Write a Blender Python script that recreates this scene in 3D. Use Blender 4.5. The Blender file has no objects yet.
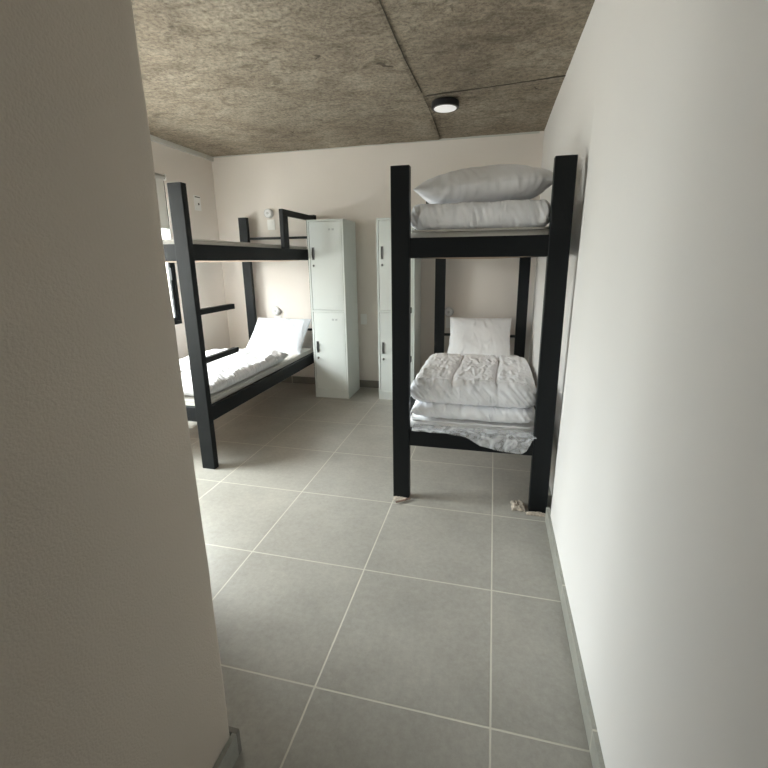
import bpy, bmesh, math, random
from mathutils import Vector, Matrix, noise
random.seed(7)
C = bpy.context.scene.collection
R = math.radians

# ------------------------------------------------------------------ camera
cy_, sy_ = math.cos(0.2402), math.sin(0.2402)
cp_, sp_ = math.cos(0.2435), math.sin(0.2435)
cr_, sr_ = math.cos(-0.0116), math.sin(-0.0116)
fw = Vector((-sy_ * cp_, cy_ * cp_, -sp_)); rt = Vector((cy_, sy_, 0)); up = rt.cross(fw)
rt2 = cr_ * rt + sr_ * up; up2 = -sr_ * rt + cr_ * up
cd = bpy.data.cameras.new('camera'); cam = bpy.data.objects.new('camera', cd); C.objects.link(cam)
M = Matrix((rt2, up2, -fw)).transposed().to_4x4(); M.translation = Vector((-0.0552, -1.0869, 1.4503))
cam.matrix_world = M
cd.sensor_width = 36; cd.lens = 427.2 / 768 * 36
cd.shift_x = -4.04 / 768; cd.shift_y = -17.61 / 768
cd.clip_start = 0.02
bpy.context.scene.camera = cam

# ------------------------------------------------------------------ sky and daylight
w = bpy.data.worlds.new('World'); bpy.context.scene.world = w; w.use_nodes = True
nt = w.node_tree; nt.nodes.clear()
wo = nt.nodes.new('ShaderNodeOutputWorld'); bg = nt.nodes.new('ShaderNodeBackground')
tc = nt.nodes.new('ShaderNodeTexCoord'); sx = nt.nodes.new('ShaderNodeSeparateXYZ')
rp = nt.nodes.new('ShaderNodeValToRGB'); mp = nt.nodes.new('ShaderNodeMapRange')
mp.inputs['From Min'].default_value = -1; mp.inputs['From Max'].default_value = 1
nt.links.new(tc.outputs['Generated'], sx.inputs[0]); nt.links.new(sx.outputs['Z'], mp.inputs['Value'])
nt.links.new(mp.outputs[0], rp.inputs[0]); nt.links.new(rp.outputs[0], bg.inputs['Color']); nt.links.new(bg.outputs[0], wo.inputs[0])
e = rp.color_ramp.elements
e[0].position = 0.0; e[0].color = (0.26, 0.25, 0.235, 1)
e[1].position = 1.0; e[1].color = (1.25, 1.25, 1.25, 1)
a = e.new(0.49); a.color = (0.26, 0.25, 0.235, 1)
a = e.new(0.53); a.color = (0.26, 0.265, 0.265, 1)
a = e.new(0.72); a.color = (0.74, 0.745, 0.755, 1)
bg.inputs['Strength'].default_value = 20.0

WX, WZ0, WZ1 = -3.22, 0.83, 2.26
WIN = [(1.98, 2.755), (0.42, 1.62)]          # the two window openings in the left wall (y ranges)
for k, (wa, wb) in enumerate(WIN):
    ld = bpy.data.lights.new('window_portal', 'AREA'); ld.shape = 'RECTANGLE'; ld.size = WZ1 - WZ0; ld.size_y = wb - wa
    ld.cycles.is_portal = True
    lo = bpy.data.objects.new('window_portal', ld); C.objects.link(lo)
    lo.location = (WX - 0.21, (wa + wb) / 2, (WZ0 + WZ1) / 2); lo.rotation_euler = (0, -math.pi / 2, 0)

vs = bpy.context.scene.view_settings
vs.view_transform = 'Standard'; vs.look = 'None'; vs.gamma = 1.0; vs.use_curve_mapping = False
vs.exposure = 1.65
bpy.context.scene.cycles.max_bounces = 14
bpy.context.scene.cycles.diffuse_bounces = 10
bpy.context.scene.cycles.transparent_max_bounces = 16

# ------------------------------------------------------------------ materials
def mat(name, col, rough=0.6, metal=0.0, bump=None, var=None, spec=None, trans=0.0, sheen=0.0):
    """bump=(scale, strength, distance[, detail]); var=(scale, amount)"""
    m = bpy.data.materials.new(name); m.use_nodes = True
    n = m.node_tree.nodes; l = m.node_tree.links; b = n['Principled BSDF']
    b.inputs['Base Color'].default_value = (*col, 1); b.inputs['Roughness'].default_value = rough
    b.inputs['Metallic'].default_value = metal
    if spec is not None: b.inputs['Specular IOR Level'].default_value = spec
    if sheen: b.inputs['Sheen Weight'].default_value = sheen
    t = n.new('ShaderNodeTexCoord')
    if var:
        z = n.new('ShaderNodeTexNoise'); z.inputs['Scale'].default_value = var[0]; z.inputs['Detail'].default_value = 4
        r = n.new('ShaderNodeValToRGB'); k = var[1]
        r.color_ramp.elements[0].position = .3; r.color_ramp.elements[1].position = .7
        r.color_ramp.elements[0].color = (*[c * (1 - k) for c in col], 1)
        r.color_ramp.elements[1].color = (*[min(1, c * (1 + k)) for c in col], 1)
        l.new(t.outputs['Object'], z.inputs['Vector']); l.new(z.outputs['Fac'], r.inputs[0]); l.new(r.outputs[0], b.inputs['Base Color'])
    if bump:
        z = n.new('ShaderNodeTexNoise'); z.inputs['Scale'].default_value = bump[0]
        z.inputs['Detail'].default_value = bump[3] if len(bump) > 3 else 5
        bp = n.new('ShaderNodeBump'); bp.inputs['Strength'].default_value = bump[1]; bp.inputs['Distance'].default_value = bump[2]
        l.new(t.outputs['Object'], z.inputs['Vector']); l.new(z.outputs['Fac'], bp.inputs['Height']); l.new(bp.outputs[0], b.inputs['Normal'])
    if trans:
        o = n['Material Output']; tr = n.new('ShaderNodeBsdfTranslucent'); tr.inputs['Color'].default_value = (*col, 1)
        mx = n.new('ShaderNodeMixShader'); mx.inputs[0].default_value = trans
        l.new(b.outputs[0], mx.inputs[1]); l.new(tr.outputs[0], mx.inputs[2]); l.new(mx.outputs[0], o.inputs['Surface'])
    return m

PAINT = (0.80, 0.752, 0.705)
m_wall = mat('smooth_plaster', PAINT, .75, bump=(60, .15, .002), var=(1.3, .02))
m_wall_r = mat('white_plaster', (0.83, 0.815, 0.80), .7, bump=(40, .12, .002), var=(1.0, .015))
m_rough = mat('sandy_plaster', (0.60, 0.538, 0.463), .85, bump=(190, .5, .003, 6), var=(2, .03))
m_trim = mat('cornice_paint', (0.60, 0.60, 0.56), .6)
m_metal = mat('slate_black_steel', (0.0065, 0.0085, 0.010), .5, bump=(300, .05, .0005), spec=.25)
m_white_metal = mat('pale_locker_steel', (0.66, 0.70, 0.68), .38, bump=(8, .05, .002))
m_lock_in = mat('locker_gap', (0.12, 0.14, 0.13), .7)
m_chrome = mat('brushed_steel', (0.30, 0.31, 0.31), .3, .9)
m_darkp = mat('dark_plastic', (0.03, 0.03, 0.03), .5)
def crinkle(name, col, sc, dist, rotz=0.0):
    m = mat(name, col, .85, sheen=.1); n = m.node_tree.nodes; l = m.node_tree.links
    t = n.new('ShaderNodeTexCoord'); mp_ = n.new('ShaderNodeMapping'); mp_.inputs['Scale'].default_value = sc; mp_.inputs['Rotation'].default_value = (0, .35, rotz)
    z = n.new('ShaderNodeTexNoise'); z.noise_type = 'RIDGED_MULTIFRACTAL'; z.inputs['Scale'].default_value = 1; z.inputs['Detail'].default_value = 2.5
    z.inputs['Distortion'].default_value = .5
    bp = n.new('ShaderNodeBump'); bp.inputs['Strength'].default_value = .75; bp.inputs['Distance'].default_value = dist
    l.new(t.outputs['Object'], mp_.inputs[0]); l.new(mp_.outputs[0], z.inputs['Vector']); l.new(z.outputs['Fac'], bp.inputs['Height'])
    l.new(bp.outputs[0], n['Principled BSDF'].inputs['Normal']); return m
m_duvet = crinkle('white_duvet_cotton', (0.90, 0.915, 0.955), (24, 8, 10), .030)
m_duvet_y = crinkle('dimmed_duvet_cotton_lengthwise', (0.72, 0.725, 0.75), (8, 24, 10), .030)  # left duvet copy, base darkened to hold back the strong window light
m_sheet = mat('mattress_fabric', (0.66, 0.645, 0.61), .85, bump=(120, .2, .002))
m_pillow_dim = crinkle('dimmed_pillow_cotton', (0.64, 0.67, 0.72), (14, 7, 9), .018, .3)  # same pillow cotton, darkened to offset strong daylight on the left bunk
m_pillow = crinkle('pillow_cotton', (0.82, 0.825, 0.845), (14, 7, 9), .018, .3)
m_white_sheet = mat('white_mattress_fabric', (0.86, 0.86, 0.86), .8, bump=(120, .2, .002))
m_ply = mat('pine_board', (0.55, 0.42, 0.32), .6, var=(9, .08))
m_plate = mat('white_switch_plastic', (0.90, 0.90, 0.89), .35)
m_plate_b = mat('beige_plate_plastic', (0.80, 0.76, 0.71), .5)
m_ring = mat('grey_ring_plastic', (0.62, 0.62, 0.62), .4)
m_diff = mat('white_lamp_plastic', (0.85, 0.85, 0.86), .3)
m_lit = mat('lit_lamp_diffuser', (0.85, 0.85, 0.86), .3)
m_lit.node_tree.nodes['Principled BSDF'].inputs['Emission Color'].default_value = (1, .99, .98, 1)
m_lit.node_tree.nodes['Principled BSDF'].inputs['Emission Strength'].default_value = .14
m_black = mat('black_lamp_housing', (0.012, 0.012, 0.015), .35)
m_blind = mat('blind_fabric', (0.62, 0.61, 0.58), .8, trans=.12)
m_daylight_band = mat('daylight_band_fabric', (0.85, 0.86, 0.87), .8, trans=.75)
m_card = mat('brown_cardboard', (0.20, 0.13, 0.10), .9, bump=(90, .4, .003))
m_foam = mat('crumpled_packing_paper', (0.50, 0.44, 0.37), .9, bump=(70, .6, .004), var=(60, .35))
m_label = mat('label_card', (0.45, 0.48, 0.48), .5)

def tile_material(name, scale_plane=True, ox=0.0, oy=0.0, step=0.6, axes='XY', base=(0.365, 0.352, 0.318)):
    m = bpy.data.materials.new(name); m.use_nodes = True
    n = m.node_tree.nodes; l = m.node_tree.links; b = n['Principled BSDF']; b.inputs['Specular IOR Level'].default_value = .38
    t = n.new('ShaderNodeTexCoord'); s = n.new('ShaderNodeSeparateXYZ'); l.new(t.outputs['Object'], s.inputs[0])
    def line(sock, off):
        a = n.new('ShaderNodeMath'); a.operation = 'ADD'; a.inputs[1].default_value = off + step * 40 + step / 2; l.new(sock, a.inputs[0])
        f = n.new('ShaderNodeMath'); f.operation = 'MODULO'; f.inputs[1].default_value = step; l.new(a.outputs[0], f.inputs[0])
        c = n.new('ShaderNodeMath'); c.operation = 'SUBTRACT'; c.inputs[1].default_value = step / 2; l.new(f.outputs[0], c.inputs[0])
        d = n.new('ShaderNodeMath'); d.operation = 'ABSOLUTE'; l.new(c.outputs[0], d.inputs[0])
        g = n.new('ShaderNodeMapRange'); g.inputs['From Min'].default_value = .0024; g.inputs['From Max'].default_value = .0040
        g.inputs['To Min'].default_value = 1; g.inputs['To Max'].default_value = 0; l.new(d.outputs[0], g.inputs['Value'])
        return g.outputs[0]
    ls = [line(s.outputs[ax], o_) for ax, o_ in zip(axes, (ox, oy))]
    if len(ls) == 2:
        mx = n.new('ShaderNodeMath'); mx.operation = 'MAXIMUM'; l.new(ls[0], mx.inputs[0]); l.new(ls[1], mx.inputs[1]); gl = mx.outputs[0]
    else: gl = ls[0]
    # tile body colour: fine cement mottling plus big soft clouds
    z1 = n.new('ShaderNodeTexNoise'); z1.inputs['Scale'].default_value = 3.2; z1.inputs['Detail'].default_value = 7; z1.inputs['Roughness'].default_value = .65
    l.new(t.outputs['Object'], z1.inputs['Vector'])
    r1 = n.new('ShaderNodeValToRGB'); r1.color_ramp.elements[0].position = .3; r1.color_ramp.elements[1].position = .72
    r1.color_ramp.elements[0].color = (*[c * .88 for c in base], 1); r1.color_ramp.elements[1].color = (*[c * 1.13 for c in base], 1)
    l.new(z1.outputs['Fac'], r1.inputs[0])
    z3 = n.new('ShaderNodeTexNoise'); z3.inputs['Scale'].default_value = 38; z3.inputs['Detail'].default_value = 8; z3.inputs['Roughness'].default_value = .8
    l.new(t.outputs['Object'], z3.inputs['Vector'])
    r3 = n.new('ShaderNodeMapRange'); r3.inputs['From Min'].default_value = .3; r3.inputs['From Max'].default_value = .7; r3.inputs['To Min'].default_value = .86; r3.inputs['To Max'].default_value = 1.12
    l.new(z3.outputs['Fac'], r3.inputs['Value'])
    fm = n.new('ShaderNodeVectorMath'); fm.operation = 'SCALE'; l.new(r1.outputs[0], fm.inputs[0]); l.new(r3.outputs[0], fm.inputs['Scale'])
    mc = n.new('ShaderNodeMix'); mc.data_type = 'RGBA'; l.new(gl, mc.inputs[0]); l.new(fm.outputs[0], mc.inputs[6])
    mc.inputs[7].default_value = (0.58, 0.56, 0.49, 1)
    l.new(mc.outputs[2], b.inputs['Base Color'])
    z2 = n.new('ShaderNodeTexNoise'); z2.inputs['Scale'].default_value = 9; z2.inputs['Detail'].default_value = 5; l.new(t.outputs['Object'], z2.inputs['Vector'])
    rr = n.new('ShaderNodeMapRange'); rr.inputs['To Min'].default_value = .28; rr.inputs['To Max'].default_value = .42; l.new(z2.outputs['Fac'], rr.inputs['Value'])
    ra = n.new('ShaderNodeMath'); ra.operation = 'MULTIPLY_ADD'; l.new(gl, ra.inputs[0]); ra.inputs[1].default_value = .4; l.new(rr.outputs[0], ra.inputs[2])
    l.new(ra.outputs[0], b.inputs['Roughness'])
    bp = n.new('ShaderNodeBump'); bp.inputs['Distance'].default_value = .0015; bp.inputs['Strength'].default_value = .5; bp.invert = True
    l.new(gl, bp.inputs['Height']); l.new(bp.outputs[0], b.inputs['Normal'])
    return m
m_floor = tile_material('grey_floor_tile')
m_skirt = tile_material('grey_skirting_tile', axes='Y', base=(0.34, 0.34, 0.305))
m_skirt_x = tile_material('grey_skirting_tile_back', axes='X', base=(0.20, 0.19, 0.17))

def concrete():
    m = bpy.data.materials.new('raw_board_concrete'); m.use_nodes = True
    n = m.node_tree.nodes; l = m.node_tree.links; b = n['Principled BSDF']; b.inputs['Roughness'].default_value = .9
    t = n.new('ShaderNodeTexCoord')
    def nz(sc, det, ro=.6, dist=0.0, vec=None):
        z = n.new('ShaderNodeTexNoise'); z.inputs['Scale'].default_value = sc; z.inputs['Detail'].default_value = det
        z.inputs['Roughness'].default_value = ro; z.inputs['Distortion'].default_value = dist
        l.new(vec or t.outputs['Object'], z.inputs['Vector']); return z.outputs['Fac']
    def ramp(f, stops):
        r = n.new('ShaderNodeValToRGB'); e = r.color_ramp.elements
        e[0].position, e[0].color = stops[0][0], (*stops[0][1], 1); e[1].position, e[1].color = stops[-1][0], (*stops[-1][1], 1)
        for p, c in stops[1:-1]: q = e.new(p); q.color = (*c, 1)
        l.new(f, r.inputs[0]); return r.outputs[0]
    def mul(a, c, fac=1.0):
        x = n.new('ShaderNodeMix'); x.data_type = 'RGBA'; x.blend_type = 'MULTIPLY'; x.inputs[0].default_value = fac
        l.new(a, x.inputs[6]); l.new(c, x.inputs[7]); return x.outputs[2]
    big = ramp(nz(1.6, 6, .6, .4), [(.30, (.222, .183, .138)), (.5, (.300, .257, .200)), (.68, (.378, .332, .266))])
    mp = n.new('ShaderNodeMapping'); mp.inputs['Rotation'].default_value = (0, 0, .5); mp.inputs['Scale'].default_value = (1, 1.9, 1)
    l.new(t.outputs['Object'], mp.inputs[0])
    mid = ramp(nz(5, 10, .75, 1.1, mp.outputs[0]), [(.36, (.62, .60, .57)), (.5, (.95, .95, .95)), (.68, (1.2, 1.19, 1.17))])
    fine = ramp(nz(42, 8, .8), [(.36, (.48, .46, .43)), (.5, (1, 1, 1)), (.64, (1.4, 1.4, 1.37))])
    pit = ramp(nz(9, 3, .5, .8), [(.0, (.35, .33, .30)), (.255, (.35, .33, .30)), (.29, (1, 1, 1)), (1, (1, 1, 1))])
    col = mul(mul(mul(big, mid), fine), pit)
    l.new(col, b.inputs['Base Color'])
    ad = n.new('ShaderNodeMath'); ad.operation = 'MULTIPLY_ADD'; ad.inputs[1].default_value = .35
    l.new(nz(45, 8, .7), ad.inputs[0]); l.new(nz(5, 10, .7, 1.2, mp.outputs[0]), ad.inputs[2])
    bp = n.new('ShaderNodeBump'); bp.inputs['Strength'].default_value = .55; bp.inputs['Distance'].default_value = .02
    l.new(ad.outputs[0], bp.inputs['Height']); l.new(bp.outputs[0], b.inputs['Normal'])
    return m
m_conc = concrete()
m_conc_dark = mat('dark_joint_stain', (0.075, 0.065, 0.05), .95)
m_conc_pale = mat('pale_concrete_patch', (0.42, 0.37, 0.31), .9)

def glass_mat():
    m = bpy.data.materials.new('window_glass'); m.use_nodes = True
    n = m.node_tree.nodes; l = m.node_tree.links; n.remove(n['Principled BSDF'])
    t = n.new('ShaderNodeBsdfTransparent'); t.inputs[0].default_value = (.94, .97, .96, 1)
    g = n.new('ShaderNodeBsdfGlossy'); g.inputs['Roughness'].default_value = .02
    x = n.new('ShaderNodeMixShader'); x.inputs[0].default_value = .07
    l.new(t.outputs[0], x.inputs[1]); l.new(g.outputs[0], x.inputs[2]); l.new(x.outputs[0], n['Material Output'].inputs['Surface'])
    return m
m_glass = glass_mat()
def film_mat():
    m = bpy.data.materials.new('clear_plastic_film'); m.use_nodes = True
    n = m.node_tree.nodes; l = m.node_tree.links; b = n['Principled BSDF']
    b.inputs['Base Color'].default_value = (.90, .92, .95, 1); b.inputs['Roughness'].default_value = .15
    t = n.new('ShaderNodeBsdfTransparent'); x = n.new('ShaderNodeMixShader')
    c = n.new('ShaderNodeTexCoord'); z = n.new('ShaderNodeTexNoise'); z.inputs['Scale'].default_value = 14; z.inputs['Detail'].default_value = 6
    z.inputs['Distortion'].default_value = 1.5
    l.new(c.outputs['Object'], z.inputs['Vector'])
    r = n.new('ShaderNodeMapRange'); r.inputs['From Min'].default_value = .40; r.inputs['From Max'].default_value = .68
    r.inputs['To Min'].default_value = .22; r.inputs['To Max'].default_value = .62
    l.new(z.outputs['Fac'], r.inputs['Value']); l.new(r.outputs[0], x.inputs[0])
    l.new(t.outputs[0], x.inputs[1]); l.new(b.outputs[0], x.inputs[2]); l.new(x.outputs[0], n['Material Output'].inputs['Surface'])
    bp = n.new('ShaderNodeBump'); bp.inputs['Strength'].default_value = .6; bp.inputs['Distance'].default_value = .006
    l.new(z.outputs['Fac'], bp.inputs['Height']); l.new(bp.outputs[0], b.inputs['Normal'])
    return m
m_film = film_mat()

# ------------------------------------------------------------------ helpers
def obj(name, bm, m, parent=None, smooth=False, loc=None, rot=None, bev=0.0):
    me = bpy.data.meshes.new(name); bm.normal_update(); bm.to_mesh(me); bm.free()
    if m: me.materials.append(m)
    if smooth:
        for p in me.polygons: p.use_smooth = True
    o = bpy.data.objects.new(name, me); C.objects.link(o)
    if parent: o.parent = parent
    if loc: o.location = loc
    if rot: o.rotation_euler = rot
    if bev:
        b = o.modifiers.new('bevel', 'BEVEL'); b.width = bev; b.segments = 3; b.limit_method = 'ANGLE'; b.angle_limit = R(40)
    return o
def box(bm, x0, x1, y0, y1, z0, z1):
    vs_ = [bm.verts.new((x, y, z)) for z in (z0, z1) for x, y in ((x0, y0), (x1, y0), (x1, y1), (x0, y1))]
    for f in ((3, 2, 1, 0), (4, 5, 6, 7), (0, 1, 5, 4), (1, 2, 6, 5), (2, 3, 7, 6), (3, 0, 4, 7)): bm.faces.new([vs_[i] for i in f])
    return vs_
def B(*a):
    bm = bmesh.new()
    for q in a: box(bm, *q)
    return bm
def cyl(bm, c, r0, r1, d, axis='Z', seg=40):
    """frustum starting at c, length d along axis"""
    rings = []
    for r, h in ((r0, 0), (r1, d)):
        ring = []
        for i in range(seg):
            a = 2 * math.pi * i / seg; x, y = r * math.cos(a), r * math.sin(a)
            p = {'Z': (x, y, h), 'Y': (x, h, y), 'X': (h, x, y)}[axis]
            ring.append(bm.verts.new((c[0] + p[0], c[1] + p[1], c[2] + p[2])))
        rings.append(ring)
    for i in range(seg):
        j = (i + 1) % seg; bm.faces.new((rings[0][i], rings[0][j], rings[1][j], rings[1][i]))
    bm.faces.new(rings[0]); bm.faces.new(rings[1])
    bmesh.ops.recalc_face_normals(bm, faces=bm.faces)
def CY(*a, **k):
    bm = bmesh.new(); cyl(bm, *a, **k); return bm
def empty(name, label, cat, loc=(0, 0, 0), group=None):
    o = bpy.data.objects.new(name, None); C.objects.link(o); o.location = loc; o.empty_display_size = .1
    return tag(o, label, cat, group)
def tag(o, label, cat, group=None):
    o['label'] = label; o['category'] = cat
    if group: o['group'] = group
    return o
def struct(name, bm, m, label=None, bev=0.0, smooth=False):
    o = obj(name, bm, m, bev=bev, smooth=smooth); o['kind'] = 'structure'
    if label: o['label'] = label
    return o

def cushion(W, D, H, p=3.0, q=.5, corner=.0, n=80, m=None, top=None, wr=None):
    """closed cushion, two sheets meeting in a side seam; top(x,y)->dz on the upper sheet; wr(co)->offset along normal"""
    m = m or n; bm = bmesh.new(); T = {}; Bt = {}
    for i in range(n + 1):
        u = math.sin(math.pi / 2 * (2 * i / n - 1))
        for j in range(m + 1):
            v = math.sin(math.pi / 2 * (2 * j / m - 1))
            k = corner
            x = W / 2 * u * (1 - k * v * v if k >= 0 else 1 + k * (1 - v * v))
            y = D / 2 * v * (1 - k * u * u if k >= 0 else 1 + k * (1 - u * u))
            t = (max(0, 1 - abs(u) ** p) * max(0, 1 - abs(v) ** p)) ** q
            dz = (top(x, y) if top else 0) * t
            if i in (0, n) or j in (0, m):
                T[i, j] = Bt[i, j] = bm.verts.new((x, y, 0))
            else:
                T[i, j] = bm.verts.new((x, y, H / 2 * t + dz)); Bt[i, j] = bm.verts.new((x, y, -H / 2 * t))
    for i in range(n):
        for j in range(m):
            bm.faces.new((T[i, j], T[i + 1, j], T[i + 1, j + 1], T[i, j + 1]))
            bm.faces.new((Bt[i, j + 1], Bt[i + 1, j + 1], Bt[i + 1, j], Bt[i, j]))
    if wr:
        bm.normal_update(); off = [(v, v.normal.copy(), wr(v.co) * (1 - .7 * abs(v.normal.z))) for v in bm.verts]
        for v, nn, d in off: v.co += nn * d
    return bm
def N(x, y, z=0): return noise.noise(Vector((x, y, z)))
def ridge(x, y, z=0): return 1 - abs(N(x, y, z)) * 2.6

# ------------------------------------------------------------------ the room
XL, YB, H = -3.22, 3.55, 2.60
struct('floor', B((-3.45, 0.60, -2.3, 3.75, -0.12, 0.0)), m_floor, 'grey square tiled floor with pale joints')

# ceiling: slab with a gently uneven underside and real grooves along the formwork joints
def ceiling():
    bm = bmesh.new(); nx, ny = 130, 190; x0, x1, y0, y1 = -3.45, .6, -2.3, 3.75; V = {}
    xs = [x0 + (x1 - x0) * i / nx for i in range(nx + 1)]; ys = [y0 + (y1 - y0) * j / ny for j in range(ny + 1)]
    for i, x in enumerate(xs):
        for j, y in enumerate(ys):
            xj = -.62 + .008 * math.sin(y * 3); z = H + .006 * N(x * 1.3, y * 1.3) + .0035 * N(x * 6, y * 6, 3)
            z += .007 if x > xj else 0
            z += .004 if (y > 2.33 and x > xj) else 0
            V[i, j] = bm.verts.new((x, y, z))
    for i in range(nx):
        for j in range(ny): bm.faces.new((V[i, j], V[i, j + 1], V[i + 1, j + 1], V[i + 1, j]))
    box(bm, x0, x1, y0, y1, H + .06, H + .2)
    return bm
struct('ceiling', ceiling(), m_conc, 'raw brown grey concrete ceiling with board joints', smooth=False)
# joints and small pits in the concrete
def strip(pts, wd, z):
    bm = bmesh.new(); prev = None
    for k, (x, y) in enumerate(pts):
        a = Vector(pts[min(k + 1, len(pts) - 1)]) - Vector(pts[max(k - 1, 0)]); a.normalize()
        nn = Vector((-a.y, a.x)); ww = wd * (.55 + .9 * abs(N(x * 9, y * 9)))
        cur = [bm.verts.new((x + s * nn.x * ww, y + s * nn.y * ww, zz)) for s in (-1, 1) for zz in (z, z + .012)]
        if prev:
            for q in ((0, 2), (2, 3), (3, 1), (1, 0)): bm.faces.new((prev[q[0]], cur[q[0]], cur[q[1]], prev[q[1]]))
        prev = cur
    bmesh.ops.recalc_face_normals(bm, faces=bm.faces); return bm
pts = [(-.617 + .008 * math.sin((.2 + k * .08) * 3) + .003 * N(k * .7, 2), .2 + k * .08) for k in range(42)]
struct('trim_1', strip([q for q in pts if q[1] < 2.36], .0028, H - .001), m_conc_dark, 'dark joint line running along the concrete ceiling')
struct('trim_2', strip([(-.62 + k * .05, 2.37 - .115 * (k * .05) + .006 * N(k * .8, 5)) for k in range(21)], .0014, H + .001), m_conc_dark, 'fine joint line across the concrete ceiling')
struct('trim_3', strip([q for q in pts if q[1] > 2.34], .0010, H + .0005), m_conc_dark, 'thin end of the ceiling joint')

# right wall: leans out a little with height, steps back a few centimetres beyond the bed's front post
def wall_right():
    bm = bmesh.new(); V = {}
    ys = [-2.3 + .05 * k for k in range(66)] + [.96 + .01 * k for k in range(45)] + [1.42 + .06 * k for k in range(39)]
    zs = [0 + .04 * k for k in range(67)]
    for i, y in enumerate(ys):
        for j, z in enumerate(zs):
            s = min(1, max(0, (y - 1.13) / .05)); s = s * s * (3 - 2 * s)
            f = min(1, max(0, (2.22 - z) / .45)); f = f * f * (3 - 2 * f)
            x = .305 + .035 * z / 2.6 + .030 * s * f + (.004 * N(y * .9, z * .9, 4))
            V[i, j] = bm.verts.new((x, y, z))
    for i in range(len(ys) - 1):
        for j in range(len(zs) - 1): bm.faces.new((V[i, j], V[i, j + 1], V[i + 1, j + 1], V[i + 1, j]))
    box(bm, .40, .60, -2.3, 3.75, 0, 2.64)
    return bm
struct('wall_right', wall_right(), m_wall_r, 'off white plaster wall on the right', smooth=True)
struct('wall_back', B((XL - .2, .42, YB, YB + .2, 0, 2.64)), m_wall, 'beige painted back wall')
def wl():
    bm = bmesh.new(); (a0, a1), (b0, b1) = WIN
    box(bm, XL - .2, XL, -.40, b0, 0, 2.64); box(bm, XL - .2, XL, b1, a0, 0, 2.64); box(bm, XL - .2, XL, a1, YB, 0, 2.64)
    for y0, y1 in WIN:
        box(bm, XL - .2, XL, y0, y1, 0, WZ0); box(bm, XL - .2, XL, y0, y1, WZ1, 2.64)
    return bm
struct('wall_left', wl(), m_wall, 'beige painted wall with the window')
# near wall: passage side and the end that turns left into the dorm, rounded rough plaster corner
def wall_near():
    bm = bmesh.new(); r = .012; cx, cy = -.766, -.266; V = {}
    path = [(-.754, -2.3 + .08 * k) for k in range(25)] + [(-.754, -.29)] + [(cx + r * math.cos(a), cy + r * math.sin(a)) for a in [R(15 * k) for k in range(7)]] \
        + [(-.80 - .1 * k, -.254) for k in range(25)]
    nrm = [(1, 0)] * 26 + [(math.cos(R(15 * k)), math.sin(R(15 * k))) for k in range(7)] + [(0, 1)] * 25
    zs = [.03 * k for k in range(89)]
    for i, ((x, y), (a, b)) in enumerate(zip(path, nrm)):
        for j, z in enumerate(zs):
            near = math.exp(-((i - 29) / 4) ** 2)
            d = .003 * N(x * 2, y * 2 + 3, z * 2) + near * (.0035 * N(1, 7, z * 5) - .006 * max(0, (z - 1.0) / 1.0) ** 1.0 * (b < .9) * (z < 2.3))
            V[i, j] = bm.verts.new((x + a * d, y + b * d, z))
    for i in range(len(path) - 1):
        for j in range(len(zs) - 1): bm.faces.new((V[i, j], V[i + 1, j], V[i + 1, j + 1], V[i, j + 1]))
    box(bm, -.93, -.80, -2.3, -.29, 0, 2.64); box(bm, -3.3, -.94, -.40, -.29, 0, 2.64)
    return bm
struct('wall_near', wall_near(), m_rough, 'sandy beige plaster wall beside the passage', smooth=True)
struct('wall_recess', B((XL, -1.5, -.245, .36, 0, 2.64)), m_wall, 'boxed out wall beside the window, behind the near wall', bev=.005)
struct('wall_rear', B((-.93, .45, -2.45, -2.3, 0, 2.64)), m_wall, 'wall closing the passage')

struct('added_door', B((-.72, .27, -2.299, -2.255, .004, 2.08)), mat('added_door_dark', (.09, .065, .05), .5, var=(6, .1)), 'unseen dark door added at the passage end to cut bounced light', bev=.003)  # unseen, added dark to soak up light bouncing in the passage
BH = .085
struct('baseboard_right', B((.293, .312, -2.3, 1.215, 0, BH), (.293, .345, 1.34, YB, 0, BH)), m_skirt, 'grey tile skirting along the right wall', bev=.001)
struct('baseboard_back', B((XL, .29, YB - .012, YB, 0, BH)), m_skirt_x, 'grey tile skirting along the back wall', bev=.001)
struct('baseboard_left', B((XL, XL + .012, .36, YB - .012, 0, BH)), m_skirt, 'grey tile skirting along the left wall', bev=.001)
struct('baseboard_near', B((-.753, -.738, -2.3, -.252, 0, BH)), m_skirt, 'grey tile skirting on the near wall', bev=.001)
struct('baseboard_corner', B((-1.5, -.738, -.2519, -.237, 0, BH)), m_skirt_x, 'grey tile skirting round the near wall corner', bev=.001)
struct('trim_4', B((XL, XL + .030, .36, YB, 2.556, 2.602), (XL + .030, .30, YB - .006, YB, 2.592, 2.61)), m_trim, 'pale cornice strip under the ceiling', bev=.002)

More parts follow.
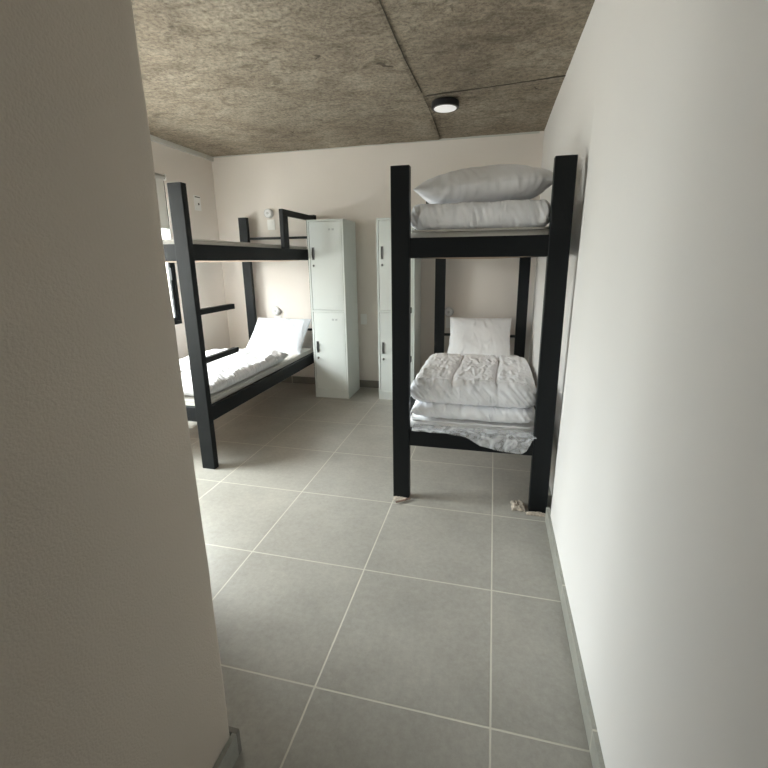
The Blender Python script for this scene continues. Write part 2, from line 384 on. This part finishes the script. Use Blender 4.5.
# window in the left wall
FX = XL - .033
fb = .036
def window(name, WY0, WY1, label):
    win = bpy.data.objects.new(name, None); C.objects.link(win); win.location = (FX, 0, 0); win['kind'] = 'structure'; win['label'] = label
    obj('window_frame', B((-.03, .03, WY0, WY1, WZ0, WZ0 + fb), (-.03, .03, WY0, WY1, WZ1 - fb, WZ1), (-.03, .03, WY0, WY0 + fb, WZ0 + fb, WZ1 - fb),
                          (-.03, .03, WY1 - fb, WY1, WZ0 + fb, WZ1 - fb)), m_metal, win, bev=.002)
    a0, a1, xx, sw = WY0 + fb, WY1 - fb, .01, .035
    s = obj('sash', B((xx - .012, xx + .012, a0, a1, WZ0 + fb, WZ0 + fb + sw), (xx - .012, xx + .012, a0, a1, WZ1 - fb - sw, WZ1 - fb),
                      (xx - .012, xx + .012, a0, a0 + sw, WZ0 + fb + sw, WZ1 - fb - sw), (xx - .012, xx + .012, a1 - sw, a1, WZ0 + fb + sw, WZ1 - fb - sw)), m_metal, win, bev=.002)
    obj('pane', B((xx - .003, xx + .003, a0 + sw, a1 - sw, WZ0 + fb + sw, WZ1 - fb - sw)), m_glass, s)
    obj('latch', B((.024, .05, WY1 - fb - .05, WY1 - fb - .025, 1.28, 1.40)), m_metal, win, bev=.004)
window('window_1', *WIN[0], 'black framed window beside the left bunk bed')
window('window_2', *WIN[1], 'black framed window nearer the passage')

def roller(y0, y1, zb, label):
    bl = empty('roller_blind', label, 'blind', (XL + .03, 0, 0), 'roller blinds')
    bm = bmesh.new(); V = {}; ny = 50
    for i in range(ny + 1):
        y = y0 + (y1 - y0) * i / ny
        for j in range(9):
            z = zb + (2.235 - zb) * j / 8
            for s in (0, 1): V[i, j, s] = bm.verts.new((.004 * math.sin(y * 9) * (1 - j / 8) + .0012 * s, y, z))
    for i in range(ny):
        for j in range(8):
            bm.faces.new((V[i, j, 1], V[i + 1, j, 1], V[i + 1, j + 1, 1], V[i, j + 1, 1])); bm.faces.new((V[i, j, 0], V[i, j + 1, 0], V[i + 1, j + 1, 0], V[i + 1, j, 0]))
    obj('blind_fabric', bm, m_blind, bl, smooth=True)
    obj('blind_tube', CY((0, y0 - .01, 2.25), .022, .022, y1 - y0 + .02, axis='Y'), m_blind, bl, smooth=True)
    obj('bottom_bar', B((-.006, .006, y0, y1, zb - .018, zb)), m_trim, bl, bev=.003)
    h = obj('daylight_band', B((-.0008, .0008, y0, y1, zb - .20, zb - .018)), m_daylight_band, bl); h['label'] = 'translucent band added for the bright daylight below the blind'  # added band standing in for the bright window strip under the blind
    obj('bracket', B((-.03, .024, y1 + .011, y1 + .016, 2.222, 2.28)), m_plate, bl)
    obj('bracket', B((-.03, .024, y0 - .016, y0 - .011, 2.222, 2.28)), m_plate, bl)
roller(1.92, 2.705, 1.79, 'pale roller blind half lowered over the left window')

# ------------------------------------------------------------------ bunk beds
BW, BL, PX, PY, PH = 0.918, 2.11, .102, .050, 1.93
def bunk(loc, s, label):
    """s = +1: ladder and guard on the +x side, s = -1 on the -x side"""
    r = empty('bunk_bed', label, 'bunk bed', loc, 'steel bunk beds')
    hw = BW / 2
    for sx in (-1, 1):
        for y0 in (0, BL - PY):
            x = sorted((sx * hw, sx * (hw - PX)))
            obj('post', B((x[0], x[1], y0, y0 + PY, 0, PH)), m_metal, r, bev=.004)
    for z0 in (.357, 1.461):
        for sx in (-1, 1):
            x = sorted((sx * (hw - .002), sx * (hw - .042)))
            obj('side_rail', B((x[0], x[1], PY, BL - PY, z0, z0 + .105)), m_metal, r, bev=.003)
        for y0 in (.003, BL - .043):
            obj('end_rail', B((-hw + PX, hw - PX, y0, y0 + .04, z0, z0 + .105)), m_metal, r, bev=.003)
        bm = bmesh.new()
        for k in range(9): 
            yy = .18 + k * .215; box(bm, -hw + .042, hw - .042, yy, yy + .03, z0 + .012, z0 + .035)
        obj('slat', bm, m_metal, r)
        bm = bmesh.new(); V = {}
        for i in range(25):
            x = -hw + .05 + (BW - .1) * i / 24; sag = -.018 * math.sin(math.pi * i / 24) if z0 > 1 else 0
            for j, y in enumerate((.05, BL - .05)):
                for k, z in enumerate((0, .014)): V[i, j, k] = bm.verts.new((x, y, z0 + .008 + sag + z))
        for i in range(24):
            bm.faces.new((V[i, 0, 1], V[i + 1, 0, 1], V[i + 1, 1, 1], V[i, 1, 1])); bm.faces.new((V[i, 0, 0], V[i, 1, 0], V[i + 1, 1, 0], V[i + 1, 0, 0]))
            bm.faces.new((V[i, 0, 0], V[i + 1, 0, 0], V[i + 1, 0, 1], V[i, 0, 1])); bm.faces.new((V[i, 1, 0], V[i, 1, 1], V[i + 1, 1, 1], V[i + 1, 1, 0]))
        for i in (0, 24): bm.faces.new((V[i, 0, 0], V[i, 0, 1], V[i, 1, 1], V[i, 1, 0]))
        bmesh.ops.recalc_face_normals(bm, faces=bm.faces)
        b = obj('bed_board', bm, m_ply, r); b['label'] = 'pale pine base board'
    for z0 in (.675, 1.69):
        obj('headboard_rail', B((-hw + PX, hw - PX, BL - .03, BL - .008, z0, z0 + .025)), m_metal, r, bev=.002)
    x = sorted((s * (hw - .002), s * (hw - .040)))
    for z0 in (.775, 1.108):
        obj('rung', B((x[0], x[1], PY, .445, z0, z0 + .038)), m_metal, r, bev=.002)
    g = obj('guard_rail', B((x[0], x[1], 1.33, BL - PY, 1.862, 1.915), (x[0], x[1], 1.33, 1.43, 1.566, 1.862)), m_metal, r, bev=.002)
    return r
RX, RY = -.150, 1.277
LX, LY = -2.403, 1.345
rb = bunk((RX, RY, 0), -1, 'black steel bunk bed against the right wall')
bunk((LX, LY, 0), 1, 'black steel bunk bed under the left window with two open ladder rungs')

# ------------------------------------------------------------------ mattresses and bedding
def place(o, loc, rot=(0, 0, 0)):
    o.location = loc; o.rotation_euler = rot; return o
def mattress(loc, label, D=1.99, W=.80, h=.15, bulge=0.02, mt=None):
    r = empty('mattress', label, 'mattress', loc, 'bunk mattresses')
    bm = cushion(W, D, h, p=26, q=.5, corner=.012, n=50, top=lambda x, y: bulge * (1 - (2 * x / W) ** 2) * (1 - (2 * y / D) ** 4) + .004 * N(x * 5, y * 4),
                 wr=lambda c: .0025 * N(c.x * 9, c.y * 9, c.z * 5))
    obj('mattress_cover', bm, mt or m_sheet, r, smooth=True, loc=(0, 0, h / 2))
    bm = bmesh.new(); k = .006; hz = h * .93
    for a in range(1):
        pts_ = []
        for t in range(160):
            th = 2 * math.pi * t / 160; c_, s_ = math.cos(th), math.sin(th)
            pts_.append(Vector((W / 2 * .99 * math.copysign(abs(c_) ** .13, c_), D / 2 * .995 * math.copysign(abs(s_) ** .13, s_), hz)))
        ring = []
        for t, p_ in enumerate(pts_):
            o_ = p_.copy(); o_.z = 0; o_.normalize()
            ring.append([bm.verts.new(p_ + o_ * (k * math.cos(q)) + Vector((0, 0, k * math.sin(q)))) for q in [2 * math.pi * i / 6 for i in range(6)]])
        for t in range(160):
            A_, B_ = ring[t], ring[(t + 1) % 160]
            for i in range(6): bm.faces.new((A_[i], B_[i], B_[(i + 1) % 6], A_[(i + 1) % 6]))
        bmesh.ops.recalc_face_normals(bm, faces=bm.faces)
    obj('piping', bm, mt or m_sheet, r, smooth=True)
    return r
yc = 1.05
mu = mattress((RX - .012, RY + yc, 1.484), 'pale mattress on the upper bunk of the right bed', h=.128, bulge=.0)
mr = mattress((RX, RY + yc, .380), 'plastic wrapped mattress under the thick folded duvet on the right lower bunk', h=.13, bulge=.0, mt=m_white_sheet)
mattress((LX, LY + yc, 1.484), 'bare pale mattress on the upper bunk of the left bed', h=.118, bulge=.022)
mattress((LX, LY + yc, .380), 'pale mattress on the lower bunk of the left bed', h=.12, bulge=.0)
for q in (rb, mu, mr): q.rotation_euler[2] = R(.7)

# plastic film hanging off the wrapped mattress over the front rail
def film():
    bm = bmesh.new(); n_, m_ = 60, 26; V = {}
    def low(x):      # lower hem of the film in world x
        P = [(-.52, .470), (-.40, .462), (-.29, .468), (-.174, .448), (-.099, .400), (.025, .381), (.13, .372), (.155, .390), (.185, .46), (.205, .50)]
        for (a, za), (b, zb) in zip(P, P[1:]):
            if a <= x <= b: return za + (zb - za) * (x - a) / (b - a)
        return P[-1][1]
    for i in range(n_ + 1):
        x = -.50 + .705 * i / n_
        for j in range(m_ + 1):
            t = j / m_
            zt, zl = .478, min(.474, low(x))
            z = zt + (zl - zt) * t
            y = RY + .06 - .078 * min(1, t * 2.5) ** .7 + .012 * N(x * 16, z * 16) * min(1, t * 3) - .006 * t
            y = min(y, RY + .06 if z > .465 else RY - .0035)
            V[i, j] = bm.verts.new((x - RX, y - RY - yc, z - .380))
    for i in range(n_):
        for j in range(m_): bm.faces.new((V[i, j], V[i, j + 1], V[i + 1, j + 1], V[i + 1, j]))
    return bm
fo = obj('plastic_wrap', film(), m_film, mr, smooth=True); fo['label'] = 'crinkled clear plastic wrap hanging over the rail'
so = fo.modifiers.new('solid', 'SOLIDIFY'); so.thickness = .0006

def duvet_wr(A, fx=22, diag=.7):
    def f(c):
        e_ = ridge((c.x + diag * c.z) * fx, c.y * fx * .28, c.z * 5)
        e2 = N(c.x * fx * .5 + 9, c.y * fx * .5, c.z * 12)
        return A * e_ + A * .8 * e2
    return f
# right lower bunk: duvet folded in two thick layers, quilted squares on top
DY0, DD = 1.325, .90
dc = (-.150, DY0 + DD / 2)
dr = empty('duvet', 'thick quilted white duvet folded in two layers on the right lower bunk', 'duvet', (dc[0], dc[1], .508), 'white duvets')
def quilt(x, y):
    s_ = 0
    for xs_ in (-.115, .145): s_ -= .022 * math.exp(-((x - xs_ - .012 * math.sin(y * 7)) / .011) ** 2)
    s_ -= .016 * math.exp(-((y + DD / 2 - .10 - .01 * math.sin(x * 12)) / .012) ** 2)
    s_ += .007 * N(x * 9, y * 8, 2) + .003 * ridge(x * 34, y * 16 + x * 8, 5)
    s_ += .012 * math.exp(-((y + DD / 2 - .05) / .05) ** 2)
    return s_
obj('lower_fold', cushion(.71, DD, .105, p=14, q=.45, corner=.02, n=110, top=lambda x, y: .006 * N(x * 5, y * 5), wr=duvet_wr(.008, 30)), m_duvet, dr, smooth=True, loc=(0, 0, .054))
obj('upper_fold', cushion(.74, DD - .005, .145, p=16, q=.46, corner=.02, n=150, top=quilt, wr=duvet_wr(.0075, 34, .9)), m_duvet, dr, smooth=True, loc=(0, 0, .166))
# right upper bunk: smaller folded duvet and pillow on top
dr2 = cushion(.735, .62, .135, p=22, q=.42, corner=.02, n=120, top=lambda x, y: .008 * N(x * 6, y * 5, 8), wr=duvet_wr(.009, 22, .3))
o = obj('duvet', dr2, m_duvet, smooth=True, loc=(-.150, 1.325 + .31, 1.678)); tag(o, 'small folded white duvet on the right upper bunk beneath a pillow', 'duvet', 'white duvets')
def pillow(W, D, Hh, loc, rot, label, seed=0, A=.004, mt=None):
    bm = cushion(W, D, Hh, p=3.0, q=.55, corner=-.045, n=110, top=lambda x, y: .008 * N(x * 6 + seed, y * 6),
                 wr=lambda c: A * ridge(c.x * 20 + c.y * 9 + seed, c.y * 12, c.z * 3) * (.4 + .6 * min(1, (abs(c.y) / (D / 2)) ** 2 + (abs(c.x) / (W / 2)) ** 3)) + A * .5 * N(c.x * 12, c.y * 12, seed))
    o_ = obj('pillow', bm, mt or m_pillow, smooth=True, loc=loc, rot=rot); return tag(o_, label, 'pillow', 'white pillows')
pillow(.74, .46, .205, (-.135, 1.60, 1.846), (R(2), R(-2.5), R(2)), 'plump white pillow on top of the folded duvet, right upper bunk', 3, .009)
pillow(.60, .46, .15, (-.165, 3.135, .70), (R(52), 0, 0), 'white pillow propped at the head of the right lower bunk', 11, .003)

# left lower bunk: spread duvet with rumpled gathered edge, and pillow
LD0, LDD = 1.40, 1.28
def rump(x, y):
    s_ = .014 * N(x * 4, y * 3, 6) + .010 * ridge(x * 9 + y * 2, y * 5, 1)
    s_ -= .025 * math.exp(-((x - .06 - .25 * (y / LDD)) / .02) ** 2)
    edge = max(0, (x - .18) / .24)
    s_ += .014 * edge * ridge(y * 24 + x * 8, x * 4, 3)
    return s_
o = obj('duvet', cushion(.835, LDD, .115, p=9, q=.45, corner=.012, n=120, m=170, top=rump,
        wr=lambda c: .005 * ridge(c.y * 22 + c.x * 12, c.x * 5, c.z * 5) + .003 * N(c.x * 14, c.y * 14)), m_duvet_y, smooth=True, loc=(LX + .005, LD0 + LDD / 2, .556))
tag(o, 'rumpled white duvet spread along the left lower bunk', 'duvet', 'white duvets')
pillow(.67, .46, .14, (LX + .068, 3.15, .662), (R(46), 0, R(-2)), 'white pillow propped at the head of the left lower bunk', 17, .003, m_pillow_dim)

# ------------------------------------------------------------------ lockers
def locker(loc, label):
    r = empty('locker', label, 'locker', loc, 'two door steel lockers'); W_, D_, Hh = .382, .40, 1.85
    t = .018
    body = B((0, t, 0, D_, 0, Hh), (W_ - t, W_, 0, D_, 0, Hh), (t, W_ - t, 0, D_, Hh - t, Hh), (t, W_ - t, D_ - .006, D_, .08, Hh - t),
             (t, W_ - t, 0, .02, .935, .955), (t, W_ - t, .004, .016, .0, .075), (t, W_ - t, 0, D_ - .006, .075, .095))
    obj('body', body, m_white_metal, r, bev=.0015)
    for z0, z1, hz in ((.098, .932, .50), (.958, Hh - t - .003, 1.46)):
        d = obj('door', B((t + .004, W_ - t - .004, .003, .018, z0, z1)), m_white_metal, r, bev=.0015)
        obj('door_edge', B((t + .03, W_ - t - .022, .0015, .003, z0 + .016, z0 + .018), (t + .03, W_ - t - .022, .0015, .003, z1 - .018, z1 - .016),
                           (W_ - t - .024, W_ - t - .022, .0015, .003, z0 + .016, z1 - .016)), m_white_metal, d)
        obj('handle_recess', B((.040, .068, .0008, .003, hz + .0, hz + .125)), m_chrome, d)
        bm = bmesh.new()
        for k in range(14):
            a_ = k / 13; zz = hz + .01 + .105 * a_; yy = -.020 * math.sin(math.pi * a_)
            box(bm, .049, .059, yy - .004, yy + .0015, zz - .005, zz + .005)
        obj('handle', bm, m_darkp, d)
        obj('lock', CY((.055, -.006, hz - .055), .010, .011, .009, 'Y', 20), m_chrome, d)
        obj('key', B((.0535, .0565, -.018, -.006, hz - .068, hz - .045)), m_darkp, d)
        for xx in (.225, .262):
            obj('label_slot', B((xx, xx + .022, .0005, .003, z1 - .085, z1 - .066)), m_label, d)
        obj('number_plate', B((.275, .315, .0018, .003, z0 + .095, z0 + .15)), m_white_metal, d)
    return r
locker((-1.897, 3.08, 0), 'pale grey green two door locker beside the left bunk bed')
locker((-1.195, 3.145, 0), 'pale grey green two door locker half hidden behind the right bed post')

# ------------------------------------------------------------------ fittings
def reading_light(x, z, label, dz=-.09):
    r = empty('reading_light', label, 'wall light', (x, YB, z), 'bedside wall lights')
    obj('back_ring', CY((0, -.045, 0), .049, .052, .045, 'Y'), m_ring, r, smooth=False, bev=.003)
    obj('lamp_face', CY((0, -.052, 0), .038, .042, .008, 'Y'), m_diff, r, bev=.002)
    obj('knob', CY((0, -.062, 0), .012, .014, .012, 'Y', 20), m_ring, r)
    p = obj('switch_plate', B((-.045 + .012, .045 + .012, -.012, 0, dz - .085, dz + .027)), m_plate, r, bev=.003)
    obj('switch_rocker', B((-.018 + .012, .018 + .012, -.017, -.012, dz - .03, dz + .01), (-.018 + .012, .018 + .012, -.015, -.012, dz - .07, dz - .045)), m_plate, p, bev=.001)
    return r
reading_light(-2.545, 1.975, 'round white wall light above the upper bunk, left bed')
reading_light(-2.545, .885, 'round white wall light above the pillow of the left lower bunk')
reading_light(-.507, .905, 'round wall light above the pillow of the right lower bunk')

def plate(name, loc, sz, axis, m, label, cat='socket', holes=True):
    r = empty(name, label, cat, loc); w2, h2 = sz[0] / 2, sz[1] / 2
    if axis == 'Y':
        obj('plate', B((-w2, w2, -.009, 0, -h2, h2)), m, r, bev=.003)
        if holes: obj('socket_face', B((-w2 * .55, w2 * .55, -.012, -.009, -h2 * .5, h2 * .5)), m, r, bev=.002)
    else:
        obj('plate', B((0, .009, -w2, w2, -h2, h2)), m, r, bev=.003)
        if holes:
            obj('socket_face', B((.009, .012, -w2 * .6, w2 * .6, -h2 * .55, h2 * .35)), m, r, bev=.002)
            obj('socket_hole', CY((.0121, .008, -.01), .012, .012, .001, 'X', 20), m_darkp, r)
            obj('switch_slot', B((.0095, .0105, -w2 * .8, w2 * .8, h2 * .72, h2 * .84)), m_darkp, r)
    return r
plate('wall_socket', (-1.468, YB, .805), (.072, .12), 'Y', m_plate, 'white socket plate on the back wall between the two lockers')
plate('blank_plate', (-1.464, YB, .39), (.072, .115), 'Y', m_plate_b, 'beige blank plate low on the wall between the two lockers', holes=False)
plate('wall_socket', (XL, 3.215, 2.075), (.105, .155), 'X', m_plate, 'white socket plate high on the left wall near the corner')

lamp = empty('ceiling_light', 'round black rimmed ceiling light with white disc', 'ceiling light', (-.468, 2.50, 2.596))
obj('housing', CY((0, 0, -.045), .104, .104, .045), m_black, lamp, bev=.006)
obj('diffuser', CY((0, 0, -.048), .082, .086, .004), m_lit, lamp)

# crumpled packing pieces at the feet of the right bed
def wad(cx, cy, wx, wy, hz, seed, name, m, label, cat):
    bm = bmesh.new(); n_ = 28; T = {}; U = {}
    for i in range(n_ + 1):
        for j in range(n_ + 1):
            u, v = 2 * i / n_ - 1, 2 * j / n_ - 1
            ed = 1 + .22 * N(u * 2 + seed, v * 2, seed)
            x, y = wx / 2 * u * ed, wy / 2 * v * ed
            f = max(0, (1 - u ** 4) * (1 - v ** 4)) ** .5
            z = .002 + hz * f * (.45 + .9 * abs(N(u * 2.6 + seed, v * 2.6, 4)) + .35 * abs(N(u * 8, v * 8, seed)))
            T[i, j] = bm.verts.new((x, y, z)); U[i, j] = bm.verts.new((x, y, .0005)) if not (i in (0, n_) or j in (0, n_)) else T[i, j]
    for i in range(n_):
        for j in range(n_):
            bm.faces.new((T[i, j], T[i + 1, j], T[i + 1, j + 1], T[i, j + 1])); bm.faces.new((U[i, j + 1], U[i + 1, j + 1], U[i + 1, j], U[i, j]))
    return tag(obj(name, bm, m, loc=(cx, cy, 0)), label, cat)
wad(.150, 1.325, .075, .10, .030, 2, 'packing_paper', m_foam, 'crumpled beige packing paper inside the right foot of the right bed', 'packing paper')
wad(.245, 1.262, .105, .034, .012, 5, 'packing_paper', m_foam, 'flattened beige paper strip in front of the right foot, beside the skirting', 'packing paper')
wad(-.560, 1.253, .085, .05, .006, 8, 'cardboard_scrap', m_foam, 'pale pink paper scrap in front of the left foot of the right bed', 'paper scrap')
sc = obj('cardboard_sliver', B((-.05, .05, -.006, .006, .0, .006)), m_card, bev=.001, loc=(-.535, 1.225, .009), rot=(0, 0, R(38))); tag(sc, 'dark brown cardboard sliver lying on the pale scrap by the bed foot', 'cardboard')
